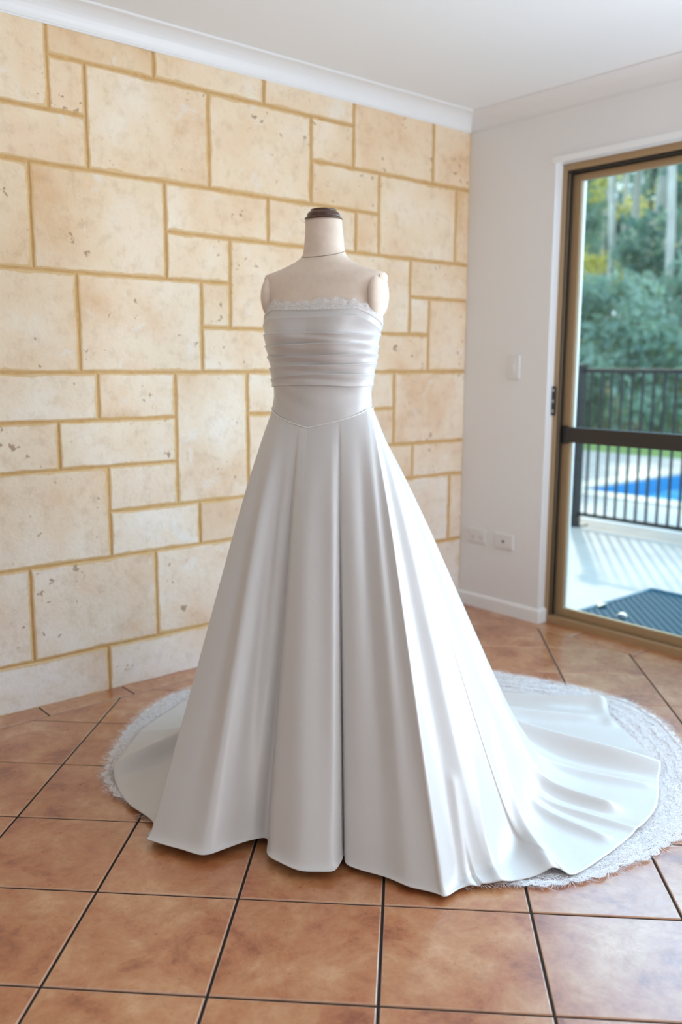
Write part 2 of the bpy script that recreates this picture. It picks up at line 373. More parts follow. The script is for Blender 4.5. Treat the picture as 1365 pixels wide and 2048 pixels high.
def stone(x0, x1, z0, z1):
    gap = .0039; sd = random.uniform(0, 99)
    cx, cz = (x0 + x1) / 2, (z0 + z1) / 2
    def side(p, q, nrm):
        L = (Vector(q) - Vector(p)).length; n = max(2, int(L / .04)); out = []
        for i in range(n):
            t = i / n; x = p[0] + (q[0] - p[0]) * t; z = p[1] + (q[1] - p[1]) * t
            j = noise.noise(Vector((x * 14, z * 14, sd))) * .0045 + noise.noise(Vector((x * 45, z * 45, sd))) * .0025
            k = .004 if i == 0 else 0
            out.append((x + nrm[0] * (gap + j) , z + nrm[1] * (gap + j), k))
        return out
    c = [(x0, z0), (x1, z0), (x1, z1), (x0, z1)]
    pts = side(c[0], c[1], (0, 1)) + side(c[1], c[2], (-1, 0)) + side(c[2], c[3], (0, -1)) + side(c[3], c[0], (1, 0))
    pts = [(min(max(x, x0 + gap * .8), x1 - gap * .8), min(max(z, z0 + gap * .8), z1 - gap * .8)) for x, z, k in pts]
    n = len(pts); V, A = [], []
    hx, hz = (x1 - x0) / 2, (z1 - z0) / 2
    for inset, y, a in ((0, .03, 1), (0, .003, 1), (.0025, .0008, .8), (.009, 0, .5), (.03, 0, 0)):
        for x, z in pts:
            dx, dz = x - cx, z - cz
            V.append((dx * max(0, 1 - inset / hx), y, dz * max(0, 1 - inset / hz))); A.append(a)
    F = grid_faces(5, n); F.append([4 * n + i for i in range(n)])
    o = obj('stone_block', V, F, M['stone'], wl, attr=('arris', A), loc=(cx, YW + random.uniform(-.001, .0012), cz))
for s_ in stones: stone(*s_)

# door wall
wv = join(box(XW, XW + .24, DY1, YW + .02, -.1, CZ), box(XW, XW + .24, DY0, DY1, DZ, CZ), box(XW, XW + .24, YB, DY0, -.1, CZ))
wr = obj('wall_right', *wv, M['paint']); tag(wr, kind='structure')
# coves
def cove(name, p0, p1, inw, z0=2.319, c=.078, m='gloss_white'):
    prof = [(0, 0), (.004, 0), (.004, .006)]
    for k in range(9):
        a = k / 8 * pi / 2; prof.append((.008 + (c - .014) * (1 - cos(a)), .006 + (c - .014) * sin(a)))
    prof += [(c, c - .006), (c, c), (0, c)]
    V = []
    for p in (p0, p1):
        for o_, h in prof: V.append((p[0] + inw[0] * o_, p[1] + inw[1] * o_, z0 + h))
    n = len(prof); F = grid_faces(2, n); F += [list(range(n))[::-1], [n + i for i in range(n)]]
    return tag(obj(name, V, F, M[m]), kind='structure')
cove('trim_1', (XB, YW), (XW, YW), (0, -1)); cove('trim_2', (XW, YW), (XW, YB), (-1, 0), m='paint')
# baseboard, returning round the reveal
bv = []
def base_prof(t=.014, h=.068): return [(0, 0), (t, 0), (t, h - .012), (t * .8, h - .004), (t * .3, h), (0, h)]
def sweep(pts, prof):
    V = []
    for (px, py), (nx, ny) in pts:
        for o_, z in prof: V.append((px + nx * o_, py + ny * o_, z))
    n = len(prof); F = grid_faces(len(pts), n); F += [list(range(n)), [(len(pts) - 1) * n + i for i in range(n)][::-1]]
    return V, F
bb = obj('baseboard_right', *sweep([((XW, YW), (-1, 0)), ((XW, DY1), (-1, -1)), ((3.42, DY1), (0, -1))], base_prof()), M['gloss_white']); tag(bb, kind='structure')
bb = obj('baseboard_back', *sweep([((XW, DY0 - .0), (-1, 0)), ((XW, YB), (-1, 0))], base_prof()), M['gloss_white']); tag(bb, kind='structure')
hl = boxobj('trim_3', (XW - .014, XW + .05, DY0 - .03, DY1 + .012, DZ - .004, DZ + .022), M['gloss_white'], None, .003); tag(hl, kind='structure')

# sliding door
door = empty('door_1', (3.42, DY1, 0)); tag(door, kind='structure')
def dpart(name, b, m, parent=None, ch=.0015):
    v, f = box(*b, ch); o = obj(name, [(p[0] - 3.42, p[1] - DY1, p[2]) for p in v], f, M[m], parent or door); return o
dpart('jamb', (3.42, 3.56, 2.468, DY1, 0, 2.10), 'bronze')
dpart('jamb_track', (3.424, 3.436, 2.4655, 2.469, .03, 2.075), 'track'); dpart('jamb_track', (3.444, 3.466, 2.4655, 2.469, .03, 2.075), 'track')
dpart('jamb', (3.42, 3.56, DY0, DY0 + .026, 0, 2.10), 'bronze')
dpart('head', (3.42, 3.56, DY0 + .026, 2.468, 2.074, 2.103), 'bronze'); dpart('head_track', (3.43, 3.55, DY0 + .026, 2.468, 2.064, 2.074), 'track')
dpart('sill', (3.42, 3.452, DY0 + .026, 2.468, -.004, .034), 'bronze'); dpart('sill_track', (3.452, 3.47, DY0 + .026, 2.468, 0, .026), 'silver')
dpart('sill_step', (3.47, 3.60, DY0 + .026, 2.468, -.1, .03), 'bronze')
def panel(y0, y1, x, first):
    p = dpart('door_panel', (x, x + .03, y1 - .042, y1, .032, 2.062), 'bronze'); p.name = 'door_panel'
    dpart('stile', (x, x + .03, y0, y0 + .042, .032, 2.062), 'bronze', p); dpart('top_rail', (x, x + .03, y0 + .042, y1 - .042, 2.034, 2.062), 'bronze', p)
    dpart('bottom_rail', (x, x + .03, y0 + .042, y1 - .042, .032, .070), 'bronze', p)
    dpart('glazing_seal', (x + .010, x + .013, y1 - .045, y1 - .042, .07, 2.034), 'seal', p)
    o = dpart('mid_rail', (x - .012, x + .028, y0 + .03, y1 - .010, .868, .938), 'darkrail', p, .003); o['label'] = 'dark brown horizontal rail'
    dpart('rail_end_block', (x - .016, x - .001, y1 - .034, y1 - .006, .862, .944), 'black', p, .002)
    dpart('glass_pane', (x + .013, x + .018, y0 + .038, y1 - .038, .065, 2.038), 'glass', p, 0)
panel(1.24, 2.466, 3.468, True); panel(DY0 + .026, 1.29, 3.505, False)
o = dpart('strike_plate', (3.408, 3.424, 2.476, 2.500, .992, 1.126), 'black', None, .003); o['label'] = 'black metal latch strike'
for z in (1.012, 1.058, 1.108): dpart('strike_screw', (3.4055, 3.409, 2.478, 2.488, z - .007, z + .007), 'silver', o, .002)

# plates on the door wall
def plate(name, y0, y1, z0, z1, label, cat, parts):
    r = empty(name, (XW, (y0 + y1) / 2, (z0 + z1) / 2)); tag(r, label, cat)
    h, v = (y1 - y0) / 2, (z1 - z0) / 2
    boxobj('cover_plate', (-.009, 0.001, -h, h, -v, v), M['plate'], r, .003)
    for nm, b, m in parts: boxobj(nm, (-.009 - b[4], -.008, b[0], b[1], b[2], b[3]), M[m], r, min(.001, b[4] / 3))
    return r
plate('light_switch', 2.648, 2.722, 1.156, 1.268, 'white single light switch plate high on wall beside the door', 'switch', [('rocker', (-.008, .008, -.016, .016, .004), 'plate'), ('rocker_surround', (-.018, .018, -.034, .034, .0015), 'plate')])
plate('power_outlet', 2.822, 2.938, .334, .404, 'white double power outlet low on wall nearer the stone wall corner', 'outlet',
      [('rocker', (-.045, -.033, .012, .026, .003), 'plate'), ('rocker', (.033, .045, .012, .026, .003), 'plate')] + [('socket_slot', (c + d - .0015, c + d + .0015, z - .005, z + .005, .0003), 'seam') for c in (-.028, .024) for d, z in ((-.007, -.004), (.007, -.004), (0, -.018))])
pl = plate('antenna_outlet', 2.648, 2.764, .330, .404, 'white wall plate with one small black round hole, low beside the door', 'outlet', [('screw_cover', (-.005, .005, .020, .030, .001), 'plate')])
v, f = lathe([(0, -.0145), (.005, -.0145), (.0055, -.013), (.0055, -.008), (0, -.008)], 20)
obj('jack', [(z, x_, y_) for x_, y_, z in v], f, M['black'], pl)

# ------------------------------------------------------------------ dress form
GO = SIDE * -.058 + FWD * 2.65; GO.z = 0
ROT = AZ - pi / 2                          # local x = SIDE, local y = FWD (away from the camera)
form = empty('dress_form', GO, ROT); tag(form, 'linen-covered dress form with wooden neck cap wearing the white gown', 'dress form')
FACE = R(20)
fdir = np.array([-sin(FACE), -cos(FACE)]); sdir = np.array([cos(FACE), -sin(FACE)])
TZ = [.86, .95, 1.02, 1.09, 1.117, 1.161, 1.22, 1.264, 1.293, 1.337, 1.366, 1.394, 1.423, 1.452, 1.472, 1.483, 1.491, 1.501, 1.515, 1.529, 1.55, 1.578, 1.613, 1.634]
TA = [.165, .172, .160, .146, .143, .144, .152, .160, .163, .169, .170, .171, .176, .182, .184, .176, .148, .121, .090, .071, .063, .060, .057, .056]
TB = [.115, .118, .114, .104, .101, .102, .108, .112, .115, .112, .106, .100, .094, .086, .079, .074, .070, .067, .064, .061, .058, .056, .053, .052]
TC = [.0, .0, .0, .001, .0, .0, .001, -.001, -.002, .002, .004, .006, .008, .008, .008, .006, .005, .005, .006, .007, .006, .006, .005, .004]
def smoothstep(a, b, x):
    t = np.clip((x - a) / (b - a), 0, 1); return t * t * (3 - 2 * t)
def pchip(xs, ys, x):                     # Catmull-Rom in z, smooth enough for a body
    xs = np.array(xs); ys = np.array(ys); m = np.gradient(ys, xs); x = np.clip(x, xs[0], xs[-1])
    i = np.clip(np.searchsorted(xs, x) - 1, 0, len(xs) - 2); h = xs[i + 1] - xs[i]; t = (x - xs[i]) / h
    return (2 * t**3 - 3 * t**2 + 1) * ys[i] + (t**3 - 2 * t**2 + t) * h * m[i] + (-2 * t**3 + 3 * t**2) * ys[i + 1] + (t**3 - t**2) * h * m[i + 1]
def body(phi, z, off=0.0):
    """point on the torso at angle phi from the front (positive to the viewer's right) and height z"""
    hw = pchip(TZ, TA, z); b = pchip(TZ, TB, z); c = pchip(TZ, TC, z)
    a = np.sqrt(np.maximum(hw**2 - (b * sin(FACE))**2, 1e-6)) / cos(FACE)
    bust = .020 * (np.exp(-((np.abs(phi) - .52) / .36)**2)) * np.exp(-((z - 1.305) / .055)**2)
    a = a + off; b = b + off + bust
    x = a * np.sin(phi); y = b * np.cos(phi)
    return c + sdir[0] * x + fdir[0] * y, sdir[1] * x + fdir[1] * y
def bodymesh(zs, off, n=96, name='torso', m='linen', parent=None, attr=None):
    ph = np.linspace(-pi, pi, n, endpoint=False); V = []
    for z in zs:
        X, Y = body(ph, np.full_like(ph, z), off); V += list(zip(X, Y, np.full_like(ph, z)))
    F = grid_faces(len(zs), n)
    F.append(list(range(n))[::-1]); F.append([(len(zs) - 1) * n + i for i in range(n)])
    return obj(name, V, F, M[m], parent, smooth=True)
bodymesh(np.linspace(.88, 1.634, 110), -.003, name='torso', parent=form)
for sgn in (-1, 1):                        # stub shoulder caps
    V, F = [], []; n1, n2 = 24, 32
    for i in range(n1 + 1):
        t = i / n1 * pi
        for j in range(n2):
            p = j / n2 * 2 * pi
            ex = .031 * sin(t) * cos(p) if cos(p) * sgn > 0 else .02 * sin(t) * cos(p)
            lx = .163 * sgn + ex; ly = .062 * sin(t) * sin(p); lz = 1.418 + .066 * cos(t)
            q = np.array([.006, 0]) + sdir * lx - fdir * ly
            V.append((q[0], q[1], lz))
    o = obj('shoulder_cap', V, grid_faces(n1 + 1, n2), M['linen'], form, smooth=True)
ph = np.linspace(0, 2 * pi, 73)
pth = []
for p in ph:
    z = 1.540 - .015 * cos(p) + .0035 * sin(p); X, Y = body(np.array([p]), np.array([z]), -.0025); pth.append((X[0], Y[0], z))
obj('neck_seam', *tube(pth, .0009, 6), M['seam'], form)
for sgn in (-1, 1):
    pth = []
    for k in range(24):
        t = k / 23; z = 1.474 - .104 * t; p = sgn * (1.20 - .16 * sin(t * pi)); X, Y = body(np.array([p]), np.array([z]), -.0025); pth.append((X[0], Y[0], z))
    obj('armhole_seam', *tube(pth, .0008, 6), M['seam'], form)
cp = [(0, 1.633), (.051, 1.633), (.0545, 1.6345), (.0552, 1.6365), (.054, 1.6385), (.0485, 1.6395), (.0475, 1.6405), (.0485, 1.644), (.0475, 1.649), (.0435, 1.6545), (.038, 1.6575), (.0355, 1.658), (.0375, 1.6595), (.037, 1.662), (.034, 1.663), (0, 1.663)]
obj('neck_cap', *lathe(cp, 56, .004, 0), M['wood'], form, smooth=True)['label'] = 'dark turned wooden neck cap'
obj('stand_pole', *tube([(0, 0, .03), (0, 0, .89)], .016, 20), M['wood'], form, smooth=True)
obj('stand_base', *lathe([(0, 0), (.15, 0), (.155, .008), (.15, .018), (.05, .03), (.024, .05), (0, .05)], 48), M['wood'], form, smooth=True)

# ------------------------------------------------------------------ wedding gown
gown = empty('wedding_gown', GO, ROT); tag(gown, 'strapless ivory satin wedding gown with pleated bodice and long train', 'wedding dress')
ZP = [0, 45, 73, 110, 180]; ZV = [1.386, 1.388, 1.362, 1.331, 1.318]
def z_top(phi): return np.interp(np.abs(np.degrees(phi)), ZP, ZV)
def z_seam(phi):
    a = np.abs(np.degrees(phi)); t = np.clip(1 - a / 74, 0, 1); return 1.092 - .052 * t ** .98 + .004 * smoothstep(60, 120, a)
NB = 300
PH = np.linspace(-pi, pi, NB, endpoint=False)
def strip(name, zlo, zhi, offs, rows, m='satin', wob=0.0):
    """zlo/zhi: arrays over PH, offs: function of (t 0 bottom..1 top, phi) -> outward offset"""
    V = []
    for i in range(rows):
        t = i / (rows - 1); z = zlo + (zhi - zlo) * t
        o_ = offs(t, PH); X, Y = body(PH, z, 0.0)
        # outward unit direction
        d = np.stack([X - .0, Y], 1); d /= np.linalg.norm(d, axis=1)[:, None]
        V += list(zip(X + d[:, 0] * o_, Y + d[:, 1] * o_, z))
    return obj(name, V, grid_faces(rows, NB), M[m], gown, smooth=True)
def wr_noise(p, z, s=1.0):
    return np.array([noise.noise(Vector((sin(a) * 1.6, cos(a) * 1.6, b * 26 * s + a * 1.1))) for a, b in zip(p, z)])
strip('bodice', z_seam(PH), z_top(PH) - .002, lambda t, p: .004 + .0012 * np.sin(p * 3 + t * 9) + .0030 * wr_noise(p * .8, np.full_like(p, t * .32)), 70)
# pleated drape: each band's upper folded edge stands proud of the band above it
ed = [(1.190, 1.186), (1.216, 1.226), (1.243, 1.256), (1.278, 1.280), (1.310, 1.310), (1.340, 1.342), (None, None)]
def edge(k):
    if k == 0: return 1.158 + .004 * np.cos(PH * 2) + .006 * smoothstep(.6, 1.6, PH)
    if k == 6: return z_top(PH)
    base = [0, 1.188, 1.217, 1.247, 1.279, 1.310][k] if k < 6 else 1.35
    tilt = [0, .010, .010, .004, .001, .0][k]
    z = base + tilt * np.sin(PH + .35) + .003 * np.sin(PH * 2.3 + k * 1.7)
    return np.minimum(z, z_top(PH) - .008 * (6 - k))
E_ = [edge(0)] + [edge(k) for k in range(1, 6)]
E_.append(z_top(PH) - .030 + .002 * np.sin(PH * 2)); E_.append(z_top(PH))
for k in range(len(E_) - 1):
    lo = E_[k] - (.010 if k else 0); hi = E_[k + 1]
    if k == len(E_) - 2: hi = z_top(PH)
    amp = .0104 if k < len(E_) - 2 else .004
    def offs(t, p, k=k, amp=amp, lo=lo, hi=hi):
        z = lo + (hi - lo) * t
        basew = .0046 + .0012 * (1 - t)
        o_ = basew + amp * (1 - .45 * smoothstep(.9, 1.5, np.abs(p))) * t ** 2.2
        if t > .95: o_ = o_ - .0078 * (1 - .45 * smoothstep(.9, 1.5, np.abs(p))) * ((t - .95) / .05) ** 1.6      # the rolled fold
        wrk = .0040 * wr_noise(p + k * 2.1, z, .45) * sin(pi * t) + .0022 * np.sin(3.2 * p + 7 * t + k) * sin(pi * t) * np.exp(-((p - .2) / .9)**2)
        if k == 0: o_ = o_ + .0042 * max(0, 1 - t / .5) * (1 if t > .03 else .2)
        return o_ + wrk * (1 if k < 5 else .4)
    strip('bodice_pleat', lo, hi, offs, 34)
# neckline lace
V = []; rows = 10
for i in range(rows):
    t = i / (rows - 1); sc_l = .5 + .5 * np.abs(np.sin(PH * 11)) + .25 * np.sin(PH * 5)
    z = z_top(PH) - .012 + t * (.012 + .017 * np.maximum(.3, sc_l)); X, Y = body(PH, z, 0)
    d = np.stack([X, Y], 1); d /= np.linalg.norm(d, axis=1)[:, None]; o_ = .0095 - .005 * t + .001 * np.sin(PH * 40) * t
    V += list(zip(X + d[:, 0] * o_, Y + d[:, 1] * o_, z))
topring = V[-NB:]
lc = obj('neckline_lace', V, grid_faces(rows, NB), M['lace_fine'], gown, smooth=True); lc['label'] = 'scalloped sheer lace edge'
# tiny eyelash fringe and beads along its top
fv, ff = [], []
def blade(p, d, L, wd, side, bend, segs=3):
    k = len(fv)
    for i in range(segs + 1):
        t = i / segs; q = p + d * (L * t) + bend * (L * t * t); s_ = side * (wd * (1 - .6 * t) / 2)
        fv.append(tuple(q - s_)); fv.append(tuple(q + s_))
    for i in range(segs): ff.append([k + 2 * i, k + 2 * i + 1, k + 2 * i + 3, k + 2 * i + 2])
for j in range(NB):
    a = Vector(topring[j]); b = Vector(topring[(j + 1) % NB])
    for q in range(5):
        p = a.lerp(b, random.random()); tg = (b - a).normalized(); out = Vector((p.x, p.y, 0)).normalized()
        d = (Vector((0, 0, 1)) + tg * random.uniform(-.9, .9) + out * random.uniform(0, .5)).normalized()
        blade(p - d * .002, d, random.uniform(.003, .008), .0006, tg, Vector((0, 0, -.3)) * random.random())
obj('lace_fringe', fv, ff, M['thread'], gown)['kind'] = 'stuff'
# piping at the basque seam
pth = []
for p in np.linspace(-pi, pi, 181):
    z = float(z_seam(np.array([p]))[0]); X, Y = body(np.array([p]), np.array([z])); d = Vector((X[0], Y[0], 0)).normalized() * .0068; pth.append((X[0] + d.x, Y[0] + d.y, z))
obj('basque_piping', *tube(pth, .0022, 8, False), M['piping'], gown, smooth=True)

# skirt: columns from the seam to the hem; (waist angle, hem x, hem y, hem height, share of the plan length that hangs)
K = [(-88, -.436, -.568, .028, 1), (-86.5, -.428, -.577, .028, 1), (-75, -.356, -.613, .028, 1), (-58, -.282, -.642, .028, 1), (-48, -.23, -.617, .028, 1), (-38, -.172, -.576, .028, 1), (-31.5, -.129, -.568, .028, 1),
     (-28.5, -.121, -.641, .028, 1), (-23, -.088, -.675, .028, 1), (-14, -.038, -.711, .028, 1), (-3, .01, -.717, .028, 1), (5, .044, -.71, .028, 1), (10, .060, -.675, .028, 1),
     (12.5, .067, -.645, .028, 1), (14.0, .071, -.652, .025, 1), (15.5, .079, -.676, .02, 1), (32, .154, -.716, .018, 1), (50, .222, -.761, .018, 1), (63, .285, -.789, .018, 1), (67, .304, -.800, .02, 1),
     (71, .352, -.76, .018, .97), (78, .436, -.747, .012, .93), (84, .5, -.727, .012, .88), (89, .584, -.699, .012, .82), (93, .617, -.713, .012, .79), (99, .703, -.644, .012, .74),
     (106, .811, -.538, .012, .69), (113, .919, -.408, .012, .66), (119, .969, -.308, .012, .64), (125, 1.003, -.215, .012, .62), (131, 1.035, -.116, .012, .58), (142, 1.019, .105, .012, .52),
     (150, .998, .243, .012, .48), (158, 1.011, .39, .02, .45), (170, .846, .422, .012, .48), (182, .693, .486, .012, .5), (190, .595, .521, .012, .52), (205, .3, .58, .012, .58),
     (220, -.1, .56, .012, .58), (235, -.475, .414, .012, .52), (243, -.546, .304, .012, .5), (250, -.601, .151, .012, .5), (256, -.625, -.024, .012, .5), (261, -.62, -.181, .012, .5),
     (264, -.578, -.29, .012, .5), (267, -.526, -.377, .012, .52), (270, -.440, -.476, .014, .56)]
K = np.array(K, float); nk = len(K)
def closed_cr(s):
    """uniform Catmull-Rom through the knots, s in [0, nk)"""
    i = np.floor(s).astype(int); t = (s - i)[:, None]
    def k(j):
        q = j % nk; r = K[q].copy(); r[:, 0] += 360 * np.floor(j / nk); return r
    p0, p1, p2, p3 = k(i - 1), k(i), k(i + 1), k(i + 2)
    m1, m2 = (p2 - p0) / 2, (p3 - p1) / 2
    # limit tangents so close knots do not overshoot
    L = np.linalg.norm((p2 - p1)[:, 1:3], axis=1)[:, None]
    for m_ in (m1, m2):
        l = np.linalg.norm(m_[:, 1:3], axis=1)[:, None]; m_[:, 1:3] *= np.minimum(1, 1.6 * L / np.maximum(l, 1e-6))
    r = (2 * t**3 - 3 * t**2 + 1) * p1 + (t**3 - 2 * t**2 + t) * m1 + (-2 * t**3 + 3 * t**2) * p2 + (t**3 - t**2) * m2
    r[:, 0] = (p1 + (p2 - p1) * t)[:, 0]; r[:, 3:] = (p1 + (p2 - p1) * t)[:, 3:]
    return r
seg = np.linalg.norm(np.roll(K[:, 1:3], -1, 0) - K[:, 1:3], axis=1); cnt = np.maximum(6, (seg / .0045)).astype(int)
S = np.concatenate([i + np.arange(c) / c for i, c in enumerate(cnt)])
COL = closed_cr(S); NC = len(S); NR = 190
thw = np.radians(COL[:, 0]); phw = thw + FACE
phw = (phw + pi) % (2 * pi) - pi
zw = z_seam(phw) + .001
WX, WY = body(phw, zw, .0035)
HX, HY, ZF, FR = COL[:, 1], COL[:, 2], COL[:, 3], COL[:, 4]
Lt = np.hypot(HX - WX, HY - WY) * (1 - FR); sh = 1.12 / (1.12 + Lt)      # share of rows on the hanging part
FOLDS = [(-70, 6, -.005), (-57, 7, .014), (-45, 5, -.008), (-38, 5, .006), (-30, 2.0, -.006), (-20, 6, .006), (-5, 8, -.004), (6, 5, .006), (13, 3, -.003), (24, 8, .009), (38, 7, -.012), (50, 5, .008),
         (57, 5, -.008), (64.5, 3.2, .016), (73, 4.5, -.010), (81, 4.5, .006), (89, 5, -.003), (97, 5, .004), (105, 5, -.006), (113, 5, .005), (122, 7, .004), (135, 8, -.010), (152, 8, .010), (168, 8, -.012), (185, 8, .015), (205, 8, -.015), (225, 8, .015), (245, 6, -.012), (262, 5, .006)]
fold = np.zeros(NC)
for a, wd, am in FOLDS: fold += am * (.62 if 55 < a < 125 else 1) * np.exp(-(((COL[:, 0] - a)) / wd)**2)
RID = [([(.66, .42), (1.0, .375)], .036, .034), ([(1.0, .37), (.985, .2)], .018, .03), ([(.52, .10), (.66, .03), (.80, -.035), (.92, -.095), (1.04, -.15)], .055, .05), ([(.50, -.20), (.60, -.27), (.80, -.385)], .026, .026),
       ([(.46, -.27), (.505, -.42), (.54, -.56), (.575, -.72)], .032, .028), ([(.58, -.40), (.74, -.54)], .014, .022), ([(.60, .27), (.92, .24)], .016, .04), ([(.62, -.12), (.95, -.25)], .012, .03),
       ([(.54, -.33), (.84, -.50)], .013, .02), ([(-.64, -.20), (-.54, -.12), (-.40, -.00)], .060, .036), ([(-.62, .1), (-.42, .12)], .012, .03), ([(.40, -.52), (.44, -.76)], .016, .02), ([(.34, -.60), (.37, -.78)], .010, .015)]
rows = []
P = np.zeros((NR, NC, 3))
for i in range(NR):
    t = i / (NR - 1)
    q = np.where(t <= sh, t / sh, 1.0); qt = np.where(t > sh, (t - sh) / np.maximum(1 - sh, 1e-6), 0)
    qe = q + .30 * q * (1 - q)**3                       # hip fullness
    p = np.where(t <= sh, qe * FR, FR + (1 - FR) * qt)
    X = WX + (HX - WX) * p; Y = WY + (HY - WY) * p
    zc = (zw) * (1 - q) - qt * .35
    k = .010 + .11 * (1 - FR)
    z = ZF + k * np.logaddexp(0, (zc - ZF) / k) - k * .6931 * (1 - np.minimum(1, (1 - FR) * 6)) * np.exp(-((1 - q) / .05)**2) * (FR > .95)
    z = np.minimum(z, zw - q * 1e-4)
    pr = np.sin(pi * np.clip(q, 0, 1) ** .8) ** .9 * smoothstep(.02, .3, q)
    d = np.stack([X, Y], 1); d /= np.linalg.norm(d, axis=1)[:, None] + 1e-9
    o_ = fold * np.where(t <= sh, smoothstep(.0, .35, q) * (1 - .75 * smoothstep(.6, 1.0, q)), .25 * (1 - qt))
    X = X + d[:, 0] * o_; Y = Y + d[:, 1] * o_
    # creases lying on the spread train
    msk = smoothstep(.32, .10, z - ZF) * (1 - smoothstep(.96, .985, FR) * 1.0)
    rz = np.zeros(NC)
    for pl_, h, wd in RID:
        dm = np.full(NC, 9.0); tt = np.zeros(NC)
        for (ax, ay), (bx, by) in zip(pl_[:-1], pl_[1:]):
            vx, vy = bx - ax, by - ay; u_ = np.clip(((X - ax) * vx + (Y - ay) * vy) / (vx * vx + vy * vy), 0, 1)
            dd = np.hypot(X - ax - vx * u_, Y - ay - vy * u_); sg = np.sign((X - ax) * vy - (Y - ay) * vx)
            dm = np.minimum(dm, dd)
        rz += h * np.exp(-(dm / wd) ** 1.6)
    rz *= msk * (1 - .55 * qt ** 3)
    P[i, :, 0] = X; P[i, :, 1] = Y; P[i, :, 2] = z + rz
# gentle cloth irregularity
for i in range(0, NR):
    pass
sk = obj('skirt', P.reshape(-1, 3), grid_faces(NR, NC), M['satin'], gown, smooth=True)
md = sk.modifiers.new('cloth thickness', 'SOLIDIFY'); md.thickness = .0016; md.offset = -1
# lace border under the train
LO = [(-.43, -.40), (-.456, -.444), (-.521, -.368), (-.608, -.305), (-.658, -.197), (-.673, -.114), (-.678, .068), (-.669, .19), (-.631, .37), (-.564, .493), (-.48, .57), (-.2, .70), (.25, .78), (.604, .765), (.698, .725), (.807, .669), (.928, .599), (1.038, .51),
      (1.145, .39), (1.185, .22), (1.18, .0), (1.115, -.25), (1.02, -.45), (.94, -.55), (.85, -.62), (.726, -.695), (.623, -.743), (.56, -.753), (.472, -.75), (.365, -.745), (.36, -.70)]
LO = np.array(LO); d_ = np.r_[0, np.cumsum(np.linalg.norm(np.diff(LO, axis=0), axis=1))]
NL = 640; sL = np.linspace(0, d_[-1], NL)
OX = np.interp(sL, d_, LO[:, 0]); OY = np.interp(sL, d_, LO[:, 1])
kk = np.ones(9) / 9
OXs = np.convolve(np.pad(OX, 4, 'edge'), kk, 'valid'); OYs = np.convolve(np.pad(OY, 4, 'edge'), kk, 'valid')
CX, CY = .22, -.12
per = .052; scal = np.abs(np.sin(pi * sL / per)) ** .6
rad = .988 + (scal - .7) * .02 + .006 * np.sin(sL * 37)
V = []; nr = 44
for i in range(nr):
    t = i / (nr - 1); s_ = (.56 + .44 * t); rr_ = s_ * (1 + (rad - 1) * t ** 4)
    X = CX + (OXs - CX) * rr_; Y = CY + (OYs - CY) * rr_
    for x_, y_ in zip(X, Y):
        z_ = .0035 + .0035 * (noise.noise(Vector((x_ * 11, y_ * 11, 3))) + .5) + .0015 * noise.noise(Vector((x_ * 60, y_ * 60, 1)))
        V.append((x_, y_, max(.0015, z_ * (1 if t < .6 else 1 + .8 * (t - .6)))))
lo = obj('train_lace', V, grid_faces(nr, NL, False), M['lace'], gown, smooth=True); lo['label'] = 'wide sheer lace border spread on the floor'
# lace sprigs and eyelash fringe
fv, ff = [], []
up = Vector((0, 0, 1))
for row, (sf0, L0, step, ns) in enumerate([(.995, .040, .040, 21), (.955, .040, .036, 17), (.915, .042, .034, 17), (.875, .042, .036, 17), (.83, .04, .04, 15)]):
    s = random.random() * .02
    while s < d_[-1]:
        j = min(NL - 2, int(s / d_[-1] * (NL - 1)))
        ox, oy = OXs[j], OYs[j]; sf = sf0 + random.uniform(-.015, .015) * (row > 0); o_ = Vector((ox - CX, oy - CY, 0)); tg = Vector((OXs[j + 1] - ox, OYs[j + 1] - oy, 0)).normalized()
        out = Vector((tg.y, -tg.x, 0))
        if out.dot(o_) < 0: out = -out
        ps = Vector((CX + o_.x * sf, CY + o_.y * sf, 0)) - out * .020
        bend0 = random.choice((-1, 1)) * .30
        for q in range(ns):
            a = (q / (ns - 1) - .5) * 2.5 + random.uniform(-.06, .06); dd = (out * cos(a) + tg * sin(a)); L = L0 * (1 - .28 * abs(a) / 1.25) * random.uniform(.75, 1.12)
            z_ = .007 + random.random() * .005
            blade(ps + up * z_ + tg * (a * .006), dd, L, random.uniform(.0007, .0012), Vector((-dd.y, dd.x, 0)), (tg * (sin(a) * .6 + bend0) + up * random.uniform(-.06, .12)), 3)
        s += step * random.uniform(.85, 1.15)
obj('eyelash_fringe', fv, ff, M['thread'], gown)['kind'] = 'stuff'

# ------------------------------------------------------------------ outside
GZ = -.10
tag(boxobj('patio', (3.45, 6.55, -6, 16, GZ - .4, GZ), M['concrete'], None, 0), kind='structure')
bx = join(box(6.555, 8.0, -6, 16, GZ - .4, GZ - .002), box(8.0, 11.5, 5.5, 16, GZ - .4, GZ), box(8.0, 11.5, -6, -.5, GZ - .4, GZ), box(11.5, 11.95, -6, 16, GZ - .4, GZ))
tag(obj('pool_surround', *bx, M['paving']), kind='structure')
tag(boxobj('lawn', (11.95, 16.0, -10, 24, GZ - .4, GZ - .01), M['grass'], None, 0), kind='structure')
tag(boxobj('forest_floor', (16.0, 60, -25, 50, GZ - .4, GZ - .02), M['earth'], None, 0), kind='structure')
tag(boxobj('eave', (XW - .05, 4.05, YB, YW + .5, CZ + .1, CZ + .2), M['roof'], None, 0), kind='structure')
pool = empty('swimming_pool', (9.75, 2.5, GZ)); tag(pool, 'bright blue in-ground swimming pool behind the charcoal fence', 'pool')
def at(v, o): return [(p[0] - o[0], p[1] - o[1], p[2] - o[2]) for p in v]
PO = (9.75, 2.5, GZ)
